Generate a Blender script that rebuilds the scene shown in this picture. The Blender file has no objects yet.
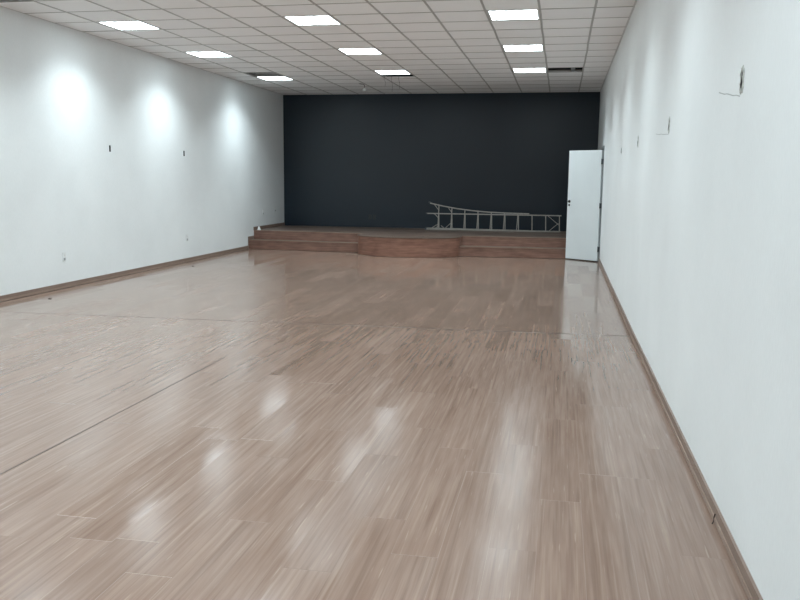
import bpy, bmesh, math, random
from mathutils import Vector, Matrix
random.seed(7)
PI = math.pi
C = bpy.context.scene
COL = C.collection

# ------------------------------------------------------------------ camera
F0 = -1.4795                      # floor height seen from the first calibration
CAMZ = 1.4795                     # camera height above the floor (floor is z = 0)
cam_d = bpy.data.cameras.new('camera')
cam = bpy.data.objects.new('camera', cam_d)
COL.objects.link(cam)
YAW, PITCH, ROLL, FPX = -0.1908, -0.1447, 0.0103, 820.4
fwd = Vector((math.sin(YAW)*math.cos(PITCH), math.cos(YAW)*math.cos(PITCH), math.sin(PITCH)))
rt0 = Vector((math.cos(YAW), -math.sin(YAW), 0))
up0 = rt0.cross(fwd)
rt = math.cos(ROLL)*rt0 + math.sin(ROLL)*up0
up = -math.sin(ROLL)*rt0 + math.cos(ROLL)*up0
m = Matrix((rt, up, -fwd)).transposed().to_4x4()
m.translation = Vector((0, 0, CAMZ))
cam.matrix_world = m
cam_d.sensor_fit = 'HORIZONTAL'
cam_d.sensor_width = 36
cam_d.lens = FPX/800*36
cam_d.clip_start = 0.05
C.camera = cam

# ------------------------------------------------------------------ world, exposure
w = bpy.data.worlds.new('world')
C.world = w
w.use_nodes = True
w.node_tree.nodes['Background'].inputs[0].default_value = (0.75, 0.87, 1.0, 1)
w.node_tree.nodes['Background'].inputs[1].default_value = 1.0
C.view_settings.view_transform = 'Standard'
C.view_settings.look = 'None'
C.view_settings.gamma = 1
C.view_settings.use_curve_mapping = False
C.view_settings.exposure = 0.30
LAMP_W = 22.0                     # watts of each ceiling lamp
LAMP_SPREAD = math.radians(124)
PANEL = 7.5                       # brightness of the lamps' louvre panels
LCOL = (0.83, 0.955, 1.0)

# ------------------------------------------------------------------ dimensions (metres)
T = 0.625                         # ceiling module
XL, XR = -6.524, 0.734
ZC = 3.451
YB, YF = 18.963, -5.5             # dark far wall, wall behind the camera
YS, YS2 = 16.328, 16.669          # first and second riser
SH = 0.379                        # stage height
SEAM = 8.16
SEAM_L, SEAM_R = 7.94, 8.17
GX, GY = -0.3195, 9.9655          # ceiling grid origin
PW, PL, PX0 = 0.19, 1.36, -0.045  # floor planks

def drift(y): return max(0, y-SEAM)*.0030
# ------------------------------------------------------------------ node helpers
class NT:
    def __init__(s, name):
        s.mat = bpy.data.materials.new(name)
        s.mat.use_nodes = True
        s.t = s.mat.node_tree
        s.b = s.t.nodes['Principled BSDF']
    def n(s, typ, **kw):
        nd = s.t.nodes.new(typ)
        for k, v in kw.items():
            setattr(nd, k, v)
        return nd
    def put(s, sock, v):
        if isinstance(v, bpy.types.NodeSocket):
            s.t.links.new(v, sock)
        elif v is not None:
            sock.default_value = v
    def math(s, op, a, b=None, c=None):
        nd = s.n('ShaderNodeMath', operation=op)
        s.put(nd.inputs[0], a); s.put(nd.inputs[1], b)
        if c is not None: s.put(nd.inputs[2], c)
        return nd.outputs[0]
    def vm(s, op, a, b=None):
        nd = s.n('ShaderNodeVectorMath', operation=op)
        s.put(nd.inputs[0], a)
        if b is not None: s.put(nd.inputs[1], b)
        return nd.outputs[0]
    def xyz(s, x, y, z):
        nd = s.n('ShaderNodeCombineXYZ')
        s.put(nd.inputs[0], x); s.put(nd.inputs[1], y); s.put(nd.inputs[2], z)
        return nd.outputs[0]
    def sep(s, v):
        nd = s.n('ShaderNodeSeparateXYZ')
        s.put(nd.inputs[0], v)
        return nd.outputs
    def pos(s):
        return s.n('ShaderNodeTexCoord').outputs['Object']
    def noise(s, v, scale, detail=2, rough=.5):
        nd = s.n('ShaderNodeTexNoise')
        s.put(nd.inputs['Vector'], v)
        nd.inputs['Scale'].default_value = scale
        nd.inputs['Detail'].default_value = detail
        nd.inputs['Roughness'].default_value = rough
        return nd.outputs[0]
    def white(s, v):
        nd = s.n('ShaderNodeTexWhiteNoise', noise_dimensions='3D')
        s.put(nd.inputs['Vector'], v)
        return nd.outputs
    def ramp(s, f, stops):
        nd = s.n('ShaderNodeValToRGB')
        s.put(nd.inputs[0], f)
        e = nd.color_ramp.elements
        while len(e) < len(stops): e.new(0.5)
        for k, (p, c) in enumerate(stops):
            e[k].position = p
            e[k].color = (*c, 1) if len(c) == 3 else c
        return nd.outputs[0]
    def mix(s, f, a, b, mode='MIX'):
        nd = s.n('ShaderNodeMix', data_type='RGBA', blend_type=mode)
        s.put(nd.inputs[0], f)
        s.put(nd.inputs[6], a if isinstance(a, bpy.types.NodeSocket) else (*a, 1))
        s.put(nd.inputs[7], b if isinstance(b, bpy.types.NodeSocket) else (*b, 1))
        return nd.outputs[2]
    def bump(s, h, strength, dist):
        nd = s.n('ShaderNodeBump')
        nd.inputs['Strength'].default_value = strength
        nd.inputs['Distance'].default_value = dist
        s.put(nd.inputs['Height'], h)
        return nd.outputs[0]
    def set(s, color=None, rough=None, metal=None, spec=None, normal=None, emit=None, estr=None):
        b = s.b
        if color is not None: s.put(b.inputs['Base Color'], color if isinstance(color, bpy.types.NodeSocket) else (*color, 1))
        if rough is not None: s.put(b.inputs['Roughness'], rough)
        if metal is not None: s.put(b.inputs['Metallic'], metal)
        if spec is not None: s.put(b.inputs['Specular IOR Level'], spec)
        if normal is not None: s.put(b.inputs['Normal'], normal)
        if emit is not None: s.put(b.inputs['Emission Color'], (*emit, 1))
        if estr is not None: s.put(b.inputs['Emission Strength'], estr)
        return s.mat

def plain(name, color, rough=.5, metal=0, spec=.5, var=.06, scale=14):
    n = NT(name)
    f = n.noise(n.pos(), scale, 3)
    lo = tuple(c*(1-var) for c in color); hi = tuple(min(1, c*(1+var)) for c in color)
    return n.set(n.ramp(f, [(.3, lo), (.7, hi)]), rough, metal, spec)

def laminate(name, along='y', base=((.188,.122,.092),(.230,.156,.121),(.274,.193,.154)), rough=.17, tilt=(.005,.006), cupk=.008, wavk=.010, gloss=.5, seam=None):
    n = NT(name)
    p = n.sep(n.pos())
    a, c = (p[1], p[0]) if along == 'y' else (p[0], p[1])
    u = n.math('DIVIDE', n.math('SUBTRACT', c, PX0), PW)
    ci = n.math('FLOOR', u)
    uf = n.math('SUBTRACT', u, ci)
    sh = n.white(n.xyz(ci, 3.3, 1.7))[0]
    v = n.math('ADD', n.math('DIVIDE', a, PL), n.math('MULTIPLY', sh, 5.0))
    ri = n.math('FLOOR', v)
    vf = n.math('SUBTRACT', v, ri)
    wn = n.white(n.xyz(ci, ri, 5.1))
    rv, rc = wn[0], wn[1]
    # long grain: strips of 2 to 5 cm, streaks and pale flecks
    off = n.math('MULTIPLY', rv, 17.0)
    g1 = n.noise(n.xyz(n.math('MULTIPLY', c, 34.0), n.math('ADD', n.math('MULTIPLY', a, 1.6), off), 0.0), 1.0, 3, .6)
    g2 = n.noise(n.xyz(n.math('MULTIPLY', c, 120.0), n.math('ADD', n.math('MULTIPLY', a, 3.0), off), 2.0), 1.0, 2, .5)
    g3 = n.noise(n.xyz(n.math('MULTIPLY', c, 75.0), n.math('ADD', n.math('MULTIPLY', a, 4.2), off), 7.0), 1.0, 1, .5)
    g = n.math('ADD', n.math('MULTIPLY', g1, .72), n.math('MULTIPLY', g2, .28))
    g = n.math('ADD', g, n.math('MULTIPLY', n.math('SUBTRACT', rv, .5), .11))
    col = n.ramp(g, [(.30, base[0]), (.50, base[1]), (.70, base[2])])
    fleck = n.ramp(g3, [(.69, (0,0,0)), (.76, (1,1,1))])
    col = n.mix(n.math('MULTIPLY', fleck, .35), col, (.42, .34, .28))
    g4 = n.noise(n.xyz(n.math('MULTIPLY', c, 48.0), n.math('ADD', n.math('MULTIPLY', a, .75), off), 11.0), 1.0, 2, .55)
    col = n.mix(n.math('MULTIPLY', n.ramp(g4, [(.56, (0,0,0)), (.66, (1,1,1))]), .27), col, (.085, .052, .038))
    col = n.mix(n.math('MULTIPLY', n.ramp(g4, [(.33, (1,1,1)), (.42, (0,0,0))]), .22), col, (.40, .31, .25))
    # joints
    d1 = n.math('MINIMUM', uf, n.math('SUBTRACT', 1.0, uf))
    d2 = n.math('MULTIPLY', n.math('MINIMUM', vf, n.math('SUBTRACT', 1.0, vf)), PL/PW)
    j1 = n.math('LESS_THAN', d1, .009)
    j2 = n.math('LESS_THAN', d2, .012)
    shown = n.math('POWER', n.white(n.xyz(ci, ri, 4.4))[0], 3.0)
    jj = n.math('MAXIMUM', n.math('MULTIPLY', j1, .30), n.math('MULTIPLY', j2, .7))
    jj = n.math('MULTIPLY', jj, n.math('ADD', .12, shown))
    pale = n.math('GREATER_THAN', n.white(n.xyz(ci, ri, 9.9))[0], .55)
    jc = n.mix(pale, (.075, .048, .036), (.55, .47, .42))
    col = n.mix(jj, col, jc)
    # every board lies at its own slight tilt and is a little cupped
    rs = n.sep(rc)
    tx = n.math('MULTIPLY', n.math('SUBTRACT', rs[0], .5), tilt[0]*2)
    ty = n.math('MULTIPLY', n.math('SUBTRACT', rs[1], .5), tilt[1]*2)
    cup = n.math('MULTIPLY', n.math('SUBTRACT', uf, .5), cupk)
    wv = n.math('MULTIPLY', n.math('SUBTRACT', n.noise(n.xyz(n.math('MULTIPLY', c, 3.0), a, 4.0), 2.2, 2), .5), wavk)
    across = n.math('ADD', n.math('ADD', tx, cup), wv)
    tv = n.xyz(across, ty, 0.0) if along == 'y' else n.xyz(ty, across, 0.0)
    geo = n.n('ShaderNodeNewGeometry')
    nn = n.vm('NORMALIZE', n.vm('ADD', geo.outputs['Normal'], tv))
    r = n.math('ADD', rough, n.math('MULTIPLY', n.math('SUBTRACT', g1, .5), .12))
    r = n.math('ADD', r, n.math('MULTIPLY', n.math('SUBTRACT', n.white(n.xyz(ci, ri, 21.0))[0], .62), .12))
    return n.set(col, r, 0, gloss, nn)

def wood_face(name, lo, hi, rough=.38):
    n = NT(name)
    p = n.sep(n.pos())
    g = n.noise(n.xyz(n.math('MULTIPLY', p[0], 2.2), n.math('MULTIPLY', p[1], 2.2), n.math('MULTIPLY', p[2], 55.0)), 1.0, 3, .6)
    h = n.noise(n.xyz(n.math('MULTIPLY', p[0], 5.0), n.math('MULTIPLY', p[1], 5.0), n.math('MULTIPLY', p[2], 14.0)), 1.0, 2, .5)
    f = n.math('ADD', n.math('MULTIPLY', g, .6), n.math('MULTIPLY', h, .4))
    col = n.ramp(f, [(.34, lo), (.66, hi)])
    return n.set(col, rough, 0, .4, n.bump(g, .2, .002))

def paint(name, color, rough, spec, vertical=True, amount=.25):
    n = NT(name)
    P = n.pos()
    p = n.sep(P)
    fine = n.noise(n.xyz(n.math('MULTIPLY', p[0], 90.0), n.math('MULTIPLY', p[1], 90.0), n.math('MULTIPLY', p[2], 22.0)), 1.0, 3, .6)
    big = n.noise(P, 1.1, 3, .55)
    k = n.math('ADD', n.math('MULTIPLY', fine, .4), n.math('MULTIPLY', big, .6))
    lo = tuple(c*.955 for c in color); hi = tuple(min(1, c*1.03) for c in color)
    return n.set(n.ramp(k, [(.35, lo), (.65, hi)]), rough, 0, spec, n.bump(fine, amount, .004))

M = {}
M['floor'] = laminate('laminate_floor', rough=.18, tilt=(.015,.012), cupk=.007, wavk=.006)
M['floor_far'] = laminate('laminate_floor_far', rough=.16)
M['stage_top'] = laminate('laminate_stage', along='x', base=((.10,.070,.055),(.15,.105,.083),(.20,.145,.115)), rough=.36, gloss=.35, tilt=(.004, .004))
M['riser'] = wood_face('riser_wood', (.145, .076, .056), (.28, .160, .122))
M['apron'] = wood_face('rounded_front_wood', (.165, .078, .054), (.31, .165, .120))
M['nosing'] = wood_face('nosing_wood', (.24, .155, .118), (.33, .225, .175))
M['base'] = wood_face('baseboard_wood', (.190, .134, .108), (.26, .19, .155), .35)
M['bead'] = wood_face('bead_wood', (.25, .18, .145), (.34, .26, .21), .4)
M['wall'] = paint('white_wall_paint', (.825, .865, .875), .55, .35)
M['dark'] = paint('dark_navy_paint', (.0048, .0155, .0275), .32, .55, amount=.3)
M['near'] = paint('grey_wall_paint', (.10, .10, .10), .6, .3)  # unseen wall behind the camera, kept dark so the far wall reflects less
M['angle'] = plain('pale_wall_angle', (.62, .63, .63), .5)
M['tbar'] = plain('grey_ceiling_grid', (.42, .42, .41), .5)
M['slab'] = plain('plenum_concrete', (.07, .08, .09), .8)
M['white_metal'] = plain('white_enamel', (.78, .79, .78), .35)
M['door'] = plain('door_white_lacquer', (.70, .755, .77), .35, var=.02, scale=3)
M['jamb'] = plain('grey_door_frame', (.34, .37, .38), .5)
M['black'] = plain('black_plastic', (.015, .015, .017), .4)
M['steel'] = plain('dark_steel', (.10, .11, .12), .4, .8)
M['alu'] = plain('dull_aluminium', (.44, .43, .40), .45, .75, var=.12)
M['pvc'] = plain('white_plastic', (.80, .83, .83), .35)
M['hole'] = plain('dark_box_inside', (.035, .045, .042), .8)
M['plaster'] = plain('torn_plaster', (.52, .54, .52), .9, var=.25, scale=70)
M['plate'] = plain('dark_plate', (.022,.028,.032), .4)
M['crack'] = plain('grey_plaster_line', (.42, .45, .45), .9, var=.2, scale=30)
M['scrap'] = plain('dark_scrap', (.05, .035, .03), .7)
M['galv'] = plain('galvanised_steel', (.42, .45, .47), .4, .6)

def tile_mat():
    n = NT('mineral_ceiling_tile')
    P = n.pos(); p = n.sep(P)
    cx = n.math('FLOOR', n.math('DIVIDE', n.math('SUBTRACT', p[0], GX), T))
    cy = n.math('FLOOR', n.math('DIVIDE', n.math('SUBTRACT', p[1], GY), T))
    r = n.white(n.xyz(cx, cy, 2.2))[0]
    f = n.noise(P, 130, 2, .6)
    b = n.noise(P, 1.6, 3, .6)
    k = n.math('ADD', n.math('MULTIPLY', r, .35), n.math('ADD', n.math('MULTIPLY', f, .25), n.math('MULTIPLY', b, .40)))
    return n.set(n.ramp(k, [(.25, (.86, .87, .875)), (.75, (.92, .93, .935))]), .85, 0, .2, n.bump(f, .3, .002))
M['tile'] = tile_mat()

def louvre_mat():
    n = NT('lit_louvre_panel')
    P = n.pos()
    f = n.noise(P, 8, 2, .6)
    s = n.math('ADD', n.math('MULTIPLY', n.ramp(f, [(.36, (.02,)*3), (.50, (1,)*3)]), PANEL*1.15), .1)
    return n.set((.8, .85, .85), .4, 0, .4, None, LCOL, s)
M['louvre'] = louvre_mat()

# ------------------------------------------------------------------ mesh helpers
def box(bm, x0, x1, y0, y1, z0, z1, mi=0):
    vs = [bm.verts.new((x, y, z)) for z in (z0, z1) for y in (y0, y1) for x in (x0, x1)]
    for f in ((0,2,3,1),(4,5,7,6),(0,1,5,4),(1,3,7,5),(3,2,6,7),(2,0,4,6)):
        fc = bm.faces.new([vs[i] for i in f]); fc.material_index = mi
    return vs
def prism(bm, pts, z0, z1, mi=0):
    a = [bm.verts.new((x, y, z0)) for x, y in pts]
    b = [bm.verts.new((x, y, z1)) for x, y in pts]
    n = len(pts)
    bm.faces.new(a[::-1]).material_index = mi
    bm.faces.new(b).material_index = mi
    for i in range(n):
        bm.faces.new((a[i], a[(i+1) % n], b[(i+1) % n], b[i])).material_index = mi
def tube(bm, pts, r, seg=8, mi=0, sy=1.0):
    pts = [Vector(p) for p in pts]
    rings = []
    for i, p in enumerate(pts):
        d = (pts[min(i+1, len(pts)-1)] - pts[max(i-1, 0)]).normalized()
        ref = Vector((0, 0, 1)) if abs(d.z) < .9 else Vector((1, 0, 0))
        s = d.cross(ref).normalized(); t = s.cross(d).normalized()
        rings.append([bm.verts.new(p + s*math.cos(2*PI*k/seg)*r*sy + t*math.sin(2*PI*k/seg)*r) for k in range(seg)])
    for a, b in zip(rings, rings[1:]):
        for k in range(seg):
            bm.faces.new((a[k], a[(k+1) % seg], b[(k+1) % seg], b[k])).material_index = mi
    bm.faces.new(rings[0][::-1]).material_index = mi
    bm.faces.new(rings[-1]).material_index = mi
def bar(bm, p, q, w, h, mi=0):
    """rectangular profile from p to q: w across (horizontal), h along the other axis"""
    p, q = Vector(p), Vector(q)
    d = (q-p).normalized()
    ref = Vector((0, 1, 0))
    s = ref - d*ref.dot(d); s.normalize()
    t = d.cross(s)
    vs = []
    for c in (p, q):
        vs.append([bm.verts.new(c + s*a*w/2 + t*b*h/2) for a, b in ((-1,-1),(1,-1),(1,1),(-1,1))])
    a, b = vs
    bm.faces.new(a[::-1]).material_index = mi; bm.faces.new(b).material_index = mi
    for k in range(4):
        bm.faces.new((a[k], a[(k+1) % 4], b[(k+1) % 4], b[k])).material_index = mi
def lathe(bm, prof, seg=20, mi=0, o=(0, 0, 0)):
    rings = []
    for r, z in prof:
        rings.append([bm.verts.new((o[0]+r*math.cos(2*PI*k/seg), o[1]+r*math.sin(2*PI*k/seg), o[2]+z)) for k in range(seg)])
    for a, b in zip(rings, rings[1:]):
        for k in range(seg):
            bm.faces.new((a[k], a[(k+1) % seg], b[(k+1) % seg], b[k])).material_index = mi
    bm.faces.new(rings[0][::-1]).material_index = mi
    bm.faces.new(rings[-1]).material_index = mi
def obj(name, bm, mats, parent=None, loc=None, rot=None, bevel=0, smooth=False):
    bmesh.ops.recalc_face_normals(bm, faces=bm.faces)
    me = bpy.data.meshes.new(name)
    bm.to_mesh(me); bm.free()
    for mm in (mats if isinstance(mats, (list, tuple)) else [mats]):
        me.materials.append(mm)
    o = bpy.data.objects.new(name, me)
    COL.objects.link(o)
    if parent: o.parent = parent
    if loc: o.location = loc
    if rot: o.rotation_euler = rot
    if bevel:
        md = o.modifiers.new('bevel', 'BEVEL'); md.width = bevel; md.segments = 2; md.limit_method = 'ANGLE'
    if smooth:
        for f in me.polygons: f.use_smooth = True
    return o
def B(): return bmesh.new()
def struct(name, bm, mats, parent=None, **k):
    o = obj(name, bm, mats, parent, **k)
    if parent is None: o['kind'] = 'structure'
    return o
def tag(o, label, cat, group=None):
    o['label'] = label; o['category'] = cat
    if group: o['group'] = group
    return o
def thing(name, label, cat, loc=(0, 0, 0), rotz=0, group=None):
    o = bpy.data.objects.new(name, None)
    COL.objects.link(o)
    o.location = loc; o.rotation_euler = (0, 0, rotz)
    o.empty_display_size = .1
    return tag(o, label, cat, group)
def dup(root, loc, rotz, label, group=None):
    r = root.copy(); COL.objects.link(r); r.location = loc; r.rotation_euler = (0, 0, rotz)
    r['label'] = label
    if group: r['group'] = group
    for ch in list(root.children):
        c = ch.copy(); COL.objects.link(c); c.parent = r
        for g in ch.children:
            d = g.copy(); COL.objects.link(d); d.parent = c
    return r

# ================================================================== STRUCTURE
SLABZ = ZC + .55
WT = .16
# floor: two fields of laminate that meet at a gap
bm = B()
prism(bm, [(XL-WT, YF-WT), (XR+WT, YF-WT), (XR+WT, SEAM_R-.036), (XL-WT, SEAM_L-.022)], -.05, 0.0)
prism(bm, [(XL-WT, SEAM_L+.010), (XR+WT, SEAM_R+.016), (XR+WT, YB+WT), (XL-WT, YB+WT)], -.05, -.004, 2)
box(bm, XL-WT, XR+WT, YF-WT, YB+WT, -.12, -.05, 1)
prism(bm, [(XL, SEAM_L-.022), (XR, SEAM_R-.036), (XR, SEAM_R+.016), (XL, SEAM_L+.010)], -.03, -.0045, 1)  # black strip laid in the gap, painting its shade
# a board gap left of the middle, long and slightly opened
struct('floor', bm, [M['floor'], M['black'], M['floor_far']])
bm = B()
box(bm, -2.709, -2.703, 3.2, 6.3, .0002, .0012)
obj('board_gap', bm, M['scrap'], bpy.data.objects['floor'])

# walls as solid blocks with the recesses the boxes and the door sit in
def wall_x(name, x_in, sgn, holes, mat):
    """wall facing the room on x = x_in, holes = (y0, y1, z0, z1, depth)"""
    bm = B()
    ys = sorted({YF-WT, YB+WT, *[h[0] for h in holes], *[h[1] for h in holes]})
    for a, b in zip(ys, ys[1:]):
        hs = [h for h in holes if h[0] <= a+1e-6 and h[1] >= b-1e-6]
        if not hs:
            x0, x1 = sorted((x_in, x_in+sgn*WT)); box(bm, x0, x1, a, b, 0, SLABZ); continue
        z = 0
        for h in sorted(hs, key=lambda q: q[2]):
            if h[2] > z:
                x0, x1 = sorted((x_in, x_in+sgn*WT)); box(bm, x0, x1, a, b, z, h[2])
            if h[4] < WT:
                x0, x1 = sorted((x_in+sgn*h[4], x_in+sgn*WT)); box(bm, x0, x1, a, b, h[2], h[3])
            z = h[3]
        x0, x1 = sorted((x_in, x_in+sgn*WT)); box(bm, x0, x1, a, b, z, SLABZ)
    return struct(name, bm, mat)
LBOX = [(11.20, 1.90), (13.635, 1.91)]
RBOX = [(3.77, 1.912), (6.165, 1.885), (8.60, 1.885), (11.03, 1.885)]
BW, BH, BD = .052, .092, .055
DY0, DY1, DZ = 15.86, 16.66, 2.10
BWL = .046
lh = [(y-BWL/2, y+BWL/2, z-BH/2, z+BH/2, BD) for y, z in LBOX]
rh = [(y-BW/2, y+BW/2, z-BH/2, z+BH/2, BD) for y, z in RBOX] + [(DY0, DY1, 0, DZ, 1.0)]
wall_x('wall_left', XL, -1, lh, M['wall'])
wall_x('wall_right', XR, 1, rh, M['wall'])
bm = B(); box(bm, XL-WT, XR+WT, YB, YB+WT, 0, SLABZ); struct('wall_far', bm, M['dark'])
bm = B(); box(bm, XL-WT, XR+WT, YF-WT, YF, 0, SLABZ); struct('wall_near', bm, M['near'])
# dim passage wall seen through the doorway from the side
bm = B(); box(bm, XR+1.2, XR+1.3, DY0-1, DY1+1, 0, 2.6); box(bm, XR+WT, XR+1.3, DY0-1.1, DY0-1, 0, 2.6)
box(bm, XR+WT, XR+1.3, DY1+1, DY1+1.1, 0, 2.6); box(bm, XR+WT, XR+1.3, DY0-1.1, DY1+1.1, 2.6, 2.7); box(bm, XR+WT, XR+1.3, DY0-1.1, DY1+1.1, -.05, 0)
struct('wall_passage', bm, M['wall'])

# ceiling: one board per module, openings and slipped boards
openings = {(-9, 8), (0, 8), (-10, -3), (-5, 9)}
LAMPS = []
for c in (-9, -5, -1):
    for r in (-20, -16, -12, -8, -4, 0, 4, 8):
        LAMPS.append((c, 9 if (c == -9 and r == 8) else r))
lampset = set(LAMPS)
slip = {(-5, 3): .045, (-10, 1): .05, (-10, 5): .05, (-4, 9): .04}
random.seed(11)
bm = B()
cmin, cmax = -10, 1
rmin, rmax = int(math.floor((YF-GY)/T)), int(math.ceil((YB-GY)/T))-1
for c in range(cmin, cmax+1):
    for r in range(rmin, rmax+1):
        x0, x1 = max(GX+c*T, XL), min(GX+(c+1)*T, XR+.06)
        y0, y1 = max(GY+r*T, YF), min(GY+(r+1)*T, YB)
        if (c, r) in lampset or (c, r) in openings: continue
        z = [ZC + random.uniform(0, .0015) for _ in range(4)]
        vs = box(bm, x0, x1, y0 + (slip[(c, r)] if (c, r) in slip else 0), y1, ZC, ZC+.015)
        for k in range(4): vs[k].co.z = z[k]
# the half board pushed back beside the middle lamp
x0, x1 = GX-5*T, GX-4*T
box(bm, x0, x1, GY+9.62*T, GY+10*T, ZC+.001, ZC+.016)
box(bm, XL-WT, XR+WT, YF-WT, YB+WT, SLABZ, SLABZ+.1, 1)
struct('ceiling', bm, [M['tile'], M['slab']])
# exposed grid of dusty T-bars, runners a little wavy
bm = B()
random.seed(5)
nodex = {}
for c in range(-9, 2):
    for r in range(rmin, rmax+2):
        nodex[(c, r)] = GX + c*T + random.uniform(-.005, .005)
tb = .013
for c in range(-9, 2):
    for r in range(rmin, rmax+1):
        y0, y1 = max(GY+r*T, YF), min(GY+(r+1)*T, YB)
        a, b = nodex[(c, r)], nodex[(c, r+1)]
        vs = box(bm, 0, 1, y0, y1, ZC-.004, ZC+.002)
        for k, v in enumerate(vs):
            cx = a if abs(v.co.y-y0) < 1e-6 else b
            v.co.x = cx + (-tb if v.co.x < .5 else tb)
        box(bm, (a+b)/2-.002, (a+b)/2+.002, y0, y1, ZC+.016, ZC+.05)
for r in range(rmin+1, rmax+1):
    for c in range(cmin, cmax+1):
        x0, x1 = max(GX+c*T, XL), min(GX+(c+1)*T, XR)
        dz = random.uniform(-.001, .001)
        y = GY+r*T
        box(bm, x0, x1, y-.009, y+.009, ZC-.0035+dz, ZC+.002)
        box(bm, x0, x1, y-.002, y+.002, ZC+.016, ZC+.04)
# wall angle all round
for (a, b, c_, d) in ((XL, XL+.02, YF, YB), (XR-.02, XR, YF, SEAM), (XL, XR, YF, YF+.02), (XL, XR, YB-.012, YB)):
    box(bm, a, b, c_, d, ZC-.0035, ZC+.001, 1)
prism(bm, [(XR-.02, SEAM), (XR+.03, SEAM), (XR+.06, YB), (XR+.012, YB)], ZC-.0035, ZC+.001, 1)
struct('trim_1', bm, [M['tbar'], M['angle']])

# baseboards: flat board with a paler bead at the foot
def base_x(name, xi, sgn, y0, y1, z, h=.068):
    bm = B()
    x0, x1 = sorted((xi, xi-sgn*.012)); box(bm, x0, x1, y0, y1, z, z+h)
    x0, x1 = sorted((xi-sgn*.012, xi-sgn*.017)); box(bm, x0, x1, y0, y1, z+.001, z+.024, 1)
    return struct(name, bm, [M['base'], M['bead']])
base_x('baseboard_left', XL, -1, YF, 16.585, 0)
base_x('baseboard_right', XR, 1, YF, SEAM, 0)
base_x('baseboard_right', XR, 1, SEAM, DY0-.09, 0)
bm = B()
box(bm, XL, XL+.012, 16.585, 16.915, SH/2+.002, SH/2+.07)
box(bm, XL, XL+.012, 16.915, YB, SH+.002, SH+.07)
box(bm, XL, XL+.012, 16.585, 16.597, 0.0, SH/2+.002)
struct('baseboard_stage', bm, M['base'])

# ------------------------------------------------------------------ stage
F1 = [(XL+.004, 16.60), (-4.03, 16.43), (-1.94, 16.21), (XR-.004, 16.315)]      # foot of the first step
F2 = [(XL+.004, 16.93), (-4.03, 16.66), (-1.94, 16.53), (XR-.004, 16.66)]       # foot of the second step
def front_block(bm, F, z0, z1, mi):
    prism(bm, F + [(XR-.004, YB-.004), (XL+.004, YB-.004)], z0, z1, mi)
def nose(bm, F, z, mi):
    for k in (0,):
        (xa, ya), (xb, yb2) = F[k], F[k+1]
        prism(bm, [(xa+.016, ya-.010), (xb, yb2-.010), (xb, yb2+.022), (xa+.016, ya+.022)], z-.012, z+.002, mi)
bm = B()
front_block(bm, F1, .001, SH/2-.010, 1); front_block(bm, F1, SH/2-.010, SH/2, 0)
front_block(bm, F2, SH/2, SH-.010, 1); front_block(bm, F2, SH-.010, SH, 0)
stg = thing('stage', 'low brown wooden stage with two steps along its front, under the dark wall', 'stage', (0, 0, 0))
obj('stage_platform', bm, [M['stage_top'], M['riser']], stg)
for F, z in ((F1, SH/2), (F2, SH)):
    for k in (0, 2):
        bm = B(); nose(bm, F[k:k+2], z, 0)
        obj('step_nosing', bm, M['nosing'], stg)
# rounded apron in the middle of the front
cx, hw = -2.985, 1.045
pts = []
N = 48
yb_ = 16.35
for i in range(N+1):
    t = PI + PI*i/N
    ex = 2/2.15
    ca, sa = math.cos(t), math.sin(t)
    pts.append((cx + hw*math.copysign(abs(ca)**ex, ca), (yb_) - (yb_-15.65)*abs(sa)**ex))
pts = [(cx-hw, 16.70)] + pts + [(cx+hw, 16.70)]
def scale_pts(pts, k):
    return [(cx+(x-cx)*(1+k), y-(k if y < 16.6 else 0)) for x, y in pts]
bm = B()
prism(bm, pts, .0, SH-.014, 0)
obj('rounded_front', bm, M['apron'], stg)
bm = B()
prism(bm, scale_pts(pts, .010), SH-.014, SH+.0025, 0)
obj('rounded_top', bm, M['stage_top'], stg)
# pale chipped strip on the floor at the left foot of the apron
bm = B()
prism(bm, [(-4.22, 16.05), (-3.95, 15.90), (-3.66, 15.74), (-3.66, 15.755), (-3.95, 15.925), (-4.22, 16.08)], -.004, .001)
o = obj('wood_splinter', bm, M['bead'])
tag(o, 'thin pale strip of wood on the floor left of the rounded stage front', 'wood strip')

# ------------------------------------------------------------------ doorway and door
bm = B()
fw, fp = .055, .014
box(bm, XR-fp, XR+WT, DY0-fw, DY0, 0, DZ+fw)
box(bm, XR-fp, XR+WT, DY1, DY1+fw, 0, DZ+fw)
box(bm, XR-fp, XR+WT, DY0, DY1, DZ, DZ+fw)
struct('trim_2', bm, M['jamb'])
hx, hy = .715, 15.800
fx, fy = .130, 16.255
L = math.hypot(fx-hx, fy-hy)
ang = math.atan2(fy-hy, fx-hx)
door = bpy.data.objects.new('door_1', None); COL.objects.link(door)
door.location = (hx, hy, 0); door.rotation_euler = (0, 0, ang)
door['kind'] = 'structure'
bm = B(); box(bm, 0, L, -.036, 0, .016, 2.075)
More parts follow.
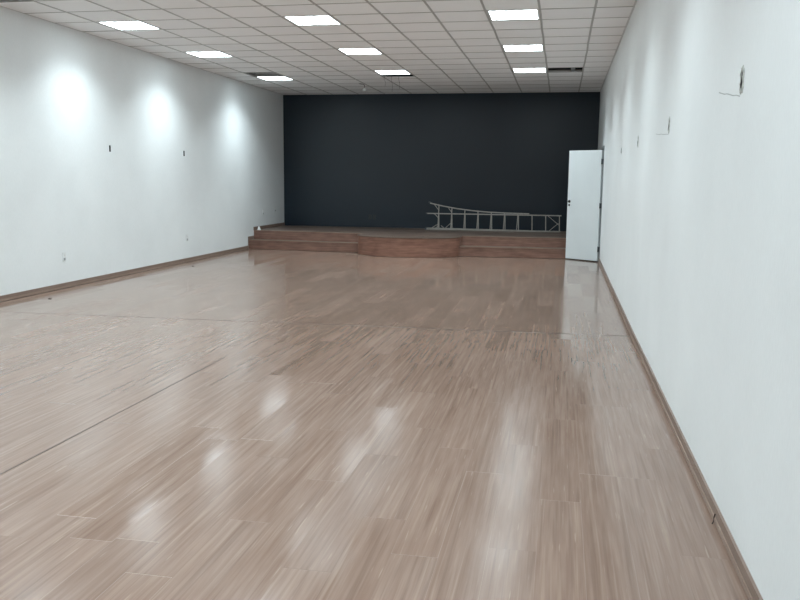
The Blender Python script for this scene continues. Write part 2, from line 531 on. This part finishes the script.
# local -y side: make the visible face sit on the hinge line
obj('door_leaf', bm, M['door'], door, bevel=.002)
bm = B(); box(bm, .01, L-.005, -.030, -.006, .003, .016)  # black strip standing in for the shade in the gap under the leaf
obj('door_gap_shade', bm, M['black'], door)
def on_face(y): return y
for zz, r in ((1.115, .026), (1.045, .019)):
    bm = B()
    lathe(bm, [(r, 0), (r, .008), (r*.75, .012)], 18)
    obj('escutcheon', bm, M['black'], door, loc=(L-.045, .0, zz), rot=(-PI/2, 0, 0))
    bm = B()
    lathe(bm, [(r, 0), (r, .008), (r*.75, .012)], 18)
    obj('escutcheon', bm, M['black'], door, loc=(L-.045, -.036, zz), rot=(PI/2, 0, 0))
for s, y in ((1, 0.0), (-1, -.036)):
    bm = B()
    tube(bm, [(L-.045, y, 1.115), (L-.045, y+s*.045, 1.115), (L-.055, y+s*.055, 1.115), (L-.10, y+s*.055, 1.112)], .008)
    obj('door_handle', bm, M['black'], door, smooth=True)
for zz in (1.865, 1.05, .24):
    bm = B()
    lathe(bm, [(.010, -.05), (.010, .05)], 12, o=(-.008, .006, zz))
    box(bm, -.045, -.008, .003, .006, zz-.045, zz+.045)
    obj('hinge', bm, M['steel'], door)

# the right wall drifts outward a little beyond the floor seam
for o in list(COL.objects):
    if o.type == 'MESH' and o.name.split('.')[0] in ('wall_right', 'baseboard_right', 'trim_2'):
        b2 = bmesh.new(); b2.from_mesh(o.data)
        bmesh.ops.bisect_plane(b2, geom=list(b2.verts)+list(b2.edges)+list(b2.faces), plane_co=(0, SEAM, 0), plane_no=(0, 1, 0))
        for v in b2.verts: v.co.x += drift(v.co.y)
        b2.to_mesh(o.data); b2.free()

# ================================================================== CEILING LAMPS
def make_lamp(label):
    t = thing('ceiling_light', label, 'ceiling light', group='square lamps set in the ceiling')
    h = T/2
    bm = B()       # housing: open box above the grid
    box(bm, -h+.016, -h+.020, -h+.016, h-.016, .006, .10)
    box(bm, h-.020, h-.016, -h+.016, h-.016, .006, .10)
    box(bm, -h+.016, h-.016, -h+.016, -h+.020, .006, .10)
    box(bm, -h+.016, h-.016, h-.020, h-.016, .006, .10)
    box(bm, -h+.016, h-.016, -h+.016, h-.016, .10, .104)
    obj('lamp_housing', bm, M['white_metal'], t)
    bm = B()
    for a in (-1, 1):
        x0, x1 = sorted((a*(h-.012), a*(h-.034))); box(bm, x0, x1, -h+.012, h-.012, -.001, .005)
        box(bm, -h+.034, h-.034, x0, x1, -.001, .005)
    obj('lamp_frame', bm, M['white_metal'], t)
    bm = B()
    q = h-.034
    box(bm, -q, q, -q, q, .004, .010)
    obj('louvre_panel', bm, M['louvre'], t)
    ld = bpy.data.lights.new('lamp_tubes', 'AREA')
    ld.shape = 'SQUARE'; ld.size = .54; ld.energy = LAMP_W; ld.spread = LAMP_SPREAD; ld.color = LCOL
    lo = bpy.data.objects.new('lamp_tubes', ld)
    COL.objects.link(lo); lo.parent = t; lo.location = (0, 0, .002)
    return t
rown = {0: 'nearest of its three in view', 4: 'second of its three in view', 8: 'farthest of its row', 9: 'farthest, touching an opened square'}
coln = {-9: 'in the row along the left wall', -5: 'in the middle row', -1: 'in the right row'}
proto = None
for (c, r) in LAMPS:
    loc = (GX+(c+.5)*T, GY+(r+.5)*T, ZC)
    if r >= 0:
        lab = 'lit square lamp %s, %s' % (coln[c], rown[r])
        grp = 'square lamps set in the ceiling'
    else:
        lab = 'lit square ceiling lamp of the %s row, overhead out of view, %s back' % (
            {-9: 'left', -5: 'middle', -1: 'right'}[c], {-4: 'first', -8: 'second', -12: 'third', -16: 'fourth', -20: 'fifth'}[r])
        grp = 'ceiling lamps out of view'
    if proto is None:
        proto = make_lamp(lab); proto.location = loc; proto['group'] = grp
    else:
        dup(proto, loc, 0, lab, grp)

# bracket inside the opened ceiling square right of the right lamp row
bm = B()
x0 = GX+.66*T; y0 = GY+8*T
box(bm, x0, x0+.07, y0+.01, y0+T-.01, ZC+.006, ZC+.03)
box(bm, x0, x0+.003, y0+.01, y0+T-.01, ZC+.03, SLABZ)
o = obj('metal_bracket', bm, M['galv'])
tag(o, 'grey metal bracket inside the dark opened ceiling square beside the right lamp row', 'bracket')

# cables hanging out of the slit behind the middle row's farthest lamp
t = thing('hanging_cables', 'thin dark cables hanging from the ceiling slit behind the farthest middle lamp', 'cables', (-3.15, 15.75, ZC))
random.seed(3)
for k, (dx, ln) in enumerate(((-.24, .20), (-.10, .30), (.04, .24))):
    bm = B()
    tube(bm, [(dx, 0, .5), (dx+.01, .02, .1), (dx-.01, .02, -.05), (dx+.015, .03, -ln*.6), (dx+.005, .03, -ln)], .0022, 5)
    obj('cable', bm, M['steel'], t)
# loose lamp holder hanging on its wire
t = thing('hanging_lamp_holder', 'small white lamp holder dangling from a dark wire under the ceiling near the dark wall', 'lamp holder', (-4.07, 16.95, ZC))
bm = B()
tube(bm, [(-.12, -.05, .012), (-.07, -.03, -.010), (-.02, -.01, -.012), (0, 0, -.03), (.005, 0, -.07), (0, 0, -.10)], .006, 6)
obj('wire', bm, M['black'], t)
bm = B()
lathe(bm, [(.014, -.09), (.030, -.095), (.042, -.125), (.050, -.15), (.03, -.155)], 14)
obj('holder', bm, M['pvc'], t, smooth=True)

# ================================================================== WALL BOXES AND SOCKETS
def open_box(name, y, z, x_in, sgn, label, torn, line, group, rise=0):
    """sgn: +1 the wall lies towards +x"""
    BW = .052 if sgn > 0 else .046
    t = thing(name, label, 'wall box', (x_in + (drift(y) if sgn > 0 else 0), y, z), group=group)
    bm = B()
    e = .0035
    X0, X1 = (0.0, BD) if sgn > 0 else (-BD, 0.0)
    box(bm, X0, X1, -BW/2, -BW/2+e, -BH/2, BH/2); box(bm, X0, X1, BW/2-e, BW/2, -BH/2, BH/2)
    box(bm, X0, X1, -BW/2+e, BW/2-e, -BH/2, -BH/2+e); box(bm, X0, X1, -BW/2+e, BW/2-e, BH/2-e, BH/2)
    bk = sorted((sgn*BD, sgn*(BD-.004))); box(bm, bk[0], bk[1], -BW/2+e, BW/2-e, -BH/2+e, BH/2-e)
    obj('back_box', bm, M['hole'] if sgn < 0 or y < 8 else M['plaster'], t)
    bm = B()
    s = -sgn
    tube(bm, [(sgn*.05, .01, .02), (sgn*.02, .005, .03), (s*.004, -.004, .012), (s*.006, .004, -.018), (sgn*.02, .012, -.035)], .0028, 6)
    tube(bm, [(sgn*.05, -.01, 0), (sgn*.02, -.012, .035), (s*.003, -.006, .028), (s*.005, .0, -.03)], .0024, 6)
    obj('wire', bm, M['black'], t, smooth=True)
    if torn:
        bm = B()
        f0 = sorted((sgn*.004, sgn*.03)); box(bm, f0[0], f0[1], -BW/2+.006, BW/2-.005, .006, BH/2-.004)
        obj('plaster_plug', bm, M['crack'], t, bevel=.003)
        rnd = random.Random(int(y*100))
        bm = B()
        n = 26
        a, b, c, d = [], [], [], []
        for k in range(n):
            th = 2*PI*k/n
            ry, rz = BW/2, BH/2
            m_ = max(abs(math.cos(th)), abs(math.sin(th)))
            iy, iz = ry*math.cos(th)/m_**.5, rz*math.sin(th)/m_**.5
            g = rnd.uniform(.004, .013)
            oy, oz = iy + g*math.cos(th), iz + g*1.3*math.sin(th)
            a.append(bm.verts.new((0, iy, iz))); b.append(bm.verts.new((s*rnd.uniform(.003, .008), iy*1.04, iz*1.04)))
            c.append(bm.verts.new((s*.002, oy, oz))); d.append(bm.verts.new((sgn*.001, oy*1.03, oz*1.03)))
        for P, Q in ((a, b), (b, c), (c, d)):
            for k in range(n):
                bm.faces.new((P[k], P[(k+1) % n], Q[(k+1) % n], Q[k]))
        obj('torn_plaster_rim', bm, M['plaster'], t)
    if line:
        bm = B()
        pts = [(s*.0005, .03 + line*k/7, -BH/2-.016 + .0022*math.sin(k*2.1) + rise*k/7) for k in range(8)]
        for p, q in zip(pts, pts[1:]):
            v = [bm.verts.new((s*.0012, p[1], p[2]-.002)), bm.verts.new((s*.0012, q[1], q[2]-.002)), bm.verts.new((s*.0012, q[1], q[2]+.002)), bm.verts.new((s*.0012, p[1], p[2]+.002))]
            w_ = [bm.verts.new(x.co - Vector((s*.002, 0, 0))) for x in v]
            bm.faces.new(v); bm.faces.new(w_[::-1])
            for k in range(4): bm.faces.new((v[k], v[(k+1) % 4], w_[(k+1) % 4], w_[k]))
        obj('plaster_line', bm, M['crack'], t)
    return t
open_box('open_wall_box', *LBOX[0], XL, -1, 'open dark wiring box high on the left wall, the one nearer the camera', False, 0, 'open wiring boxes in the walls')
open_box('open_wall_box', *LBOX[1], XL, -1, 'open dark wiring box high on the left wall, the one nearer the stage', False, 0, 'open wiring boxes in the walls')
rl = ['torn open wiring box high on the right wall, largest and nearest to the camera',
      'open wiring box high on the right wall, second from camera with faint plaster line',
      'open wiring box high on the right wall, third from the camera',
      'open wiring box high on the right wall, farthest, closest to the white door']
for k, (y, z) in enumerate(RBOX):
    open_box('open_wall_box', y, z, XR, 1, rl[k], k < 3, (.50, .80, 0, 0)[k], 'open wiring boxes in the walls', (.065, .045, 0, 0)[k])

def socket(y, z, label):
    t = thing('wall_socket', label, 'wall socket', (XL, y, z), group='wall sockets on the left wall')
    bm = B(); box(bm, 0, .009, -.038, .038, -.060, .060)
    obj('cover_plate', bm, M['pvc'], t, bevel=.003)
    bm = B(); box(bm, .009, .011, -.020, .020, -.050, -.016)
    obj('socket_insert', bm, M['jamb'], t)
    bm = B(); box(bm, .009, .016, -.010, .010, .008, .034)
    obj('switch_rocker', bm, M['white_metal'], t, bevel=.002)
socket(9.93, .42, 'white wall socket low on the left wall, nearest to the camera')
socket(13.66, .43, 'white wall socket low on the left wall, between the near socket and the stage')
socket(17.515, .75, 'wall socket above the stage on the left wall, the one farther from the dark wall')
socket(18.307, .79, 'wall socket above the stage on the left wall, right beside the dark wall')
bm = B()
lathe(bm, [(.020, 0), (.024, .004), (.022, .012), (.004, .016)], 14)
# faint socket plates on the dark wall, black painted
for (x, z) in ((-4.40, .62), (-4.30, .62)):
    b2 = B(); box(b2, -.035, .035, -.006, 0, -.055, .055); box(b2, -.012, .012, -.008, -.006, -.016, .016)
    o = obj('wall_plate', b2, M['plate'], loc=(x, YB, z), bevel=.002)
    tag(o, 'small dark cover plate low on the dark wall, %s of the pair' % ('left' if x < -4.35 else 'right'), 'cover plate', 'cover plates on the dark wall')
bm.free()

# ================================================================== LADDER lying on its edge by the dark wall
lad = thing('aluminium_ladder', 'long aluminium ladder lying on its side on the stage by the dark wall', 'ladder', (0, 0, SH+.001))
YA, YBk = 18.50, 18.66
XA0, XA1 = -2.985, .03
zb, zt = .0165, .366
def rail(pts, yy, h=.024, w=.034):
    bm = B()
    for p, q in zip(pts, pts[1:]): bar(bm, (p[0], yy, p[1]), (q[0], yy, q[1]), w, h)
    obj('rail', bm, M['alu'], lad)
rail([(XA0, zb), (XA1, zb)], YA)
rail([(XA0+.02, zt), (XA1, zt)], YA)
flare = [(-2.925, .595), (-2.62, .530), (-2.30, .478), (-1.95, .438), (-1.60, .412), (-1.2, .398), (-.68, .390)]
rail(flare, YBk)
rail([(-2.99, .026), (-2.2, .022), (-.68, .0135)], YBk, h=.020)
rx = [-2.735 + .2985*k for k in range(10)]
def ztop(x):
    for p, q in zip(flare, flare[1:]):
        if p[0] <= x <= q[0]: return p[1]+(q[1]-p[1])*(x-p[0])/(q[0]-p[0])
    return .39
for k, x in enumerate(rx):
    bm = B(); bar(bm, (x+.045, YA, zb), (x+.035, YA, zt), .022, .020)
    obj('rung', bm, M['alu'], lad)
    if x < -.7:
        bm = B(); bar(bm, (x-.005, YBk, .03), (x+.015, YBk, ztop(x+.01)), .022, .018)
        obj('rung', bm, M['alu'], lad)
def brace(p, q, yy):
    bm = B(); bar(bm, (p[0], yy, p[1]), (q[0], yy, q[1]), .006, .013)
    obj('brace', bm, M['alu'], lad)
brace((-2.83, .57), (-2.735, .45), YBk); brace((-2.735, .12), (-2.87, .04), YBk)
brace((-2.50, .49), (-2.43, .40), YBk); brace((-2.44, .15), (-2.56, .04), YBk)
brace((-2.80, zt), (-2.70, zt-.10), YA-.02); brace((-2.69, .10), (-2.80, zb), YA-.02)
brace((-2.64, .10), (-2.54, zb), YA-.02)
brace((-.27, zt), (-.02, .16), YA-.02); brace((-.03, .20), (-.24, zb), YA-.02)
for yy, x, z in ((YA, XA0, zb), (YA, XA0+.02, zt), (YBk, -2.93, .612), (YBk, -2.99, .026)):
    bm = B(); box(bm, x-.03, x+.01, yy-.022, yy+.022, z-.016, z+.016)
    obj('rubber_foot', bm, M['steel'], lad)

# ================================================================== SMALL THINGS
t = B()
lathe(t, [(.040, 0), (.038, .010), (.022, .055), (.012, .078), (.010, .082)], 20)
o = obj('white_cone', t, M['pvc'], loc=(-6.42, 16.98, SH), smooth=True)
tag(o, 'small white cone-shaped cup standing on the stage edge by the left wall', 'cup')
def scrap(x, y, s, label):
    bm = B(); rnd = random.Random(int(y*10))
    pts = [(s*math.cos(a)*rnd.uniform(.5, 1), s*.6*math.sin(a)*rnd.uniform(.5, 1)) for a in [2*PI*k/9 for k in range(9)]]
    prism(bm, pts, .0, .006)
    o = obj('floor_scrap', bm, M['scrap'], loc=(x, y, 0))
    tag(o, label, 'scrap', 'dark scraps on the floor')
scrap(-6.12, 8.98, .035, 'tiny dark scrap on the floor along the left wall, the one nearer the camera')
scrap(-6.11, 13.0, .035, 'tiny dark scrap on the floor along the left wall, the one nearer the stage')
bm = B()
tube(bm, [(0, 0, .050), (-.004, .002, .032), (-.006, -.006, .018), (-.012, -.008, .006)], .003, 6)
o = obj('baseboard_chip', bm, M['scrap'], loc=(XR-.019, 3.62, 0))  # dark chip of the baseboard, shaped as a short bent tube
tag(o, 'small dark chip on the baseboard of the right wall', 'baseboard chip')
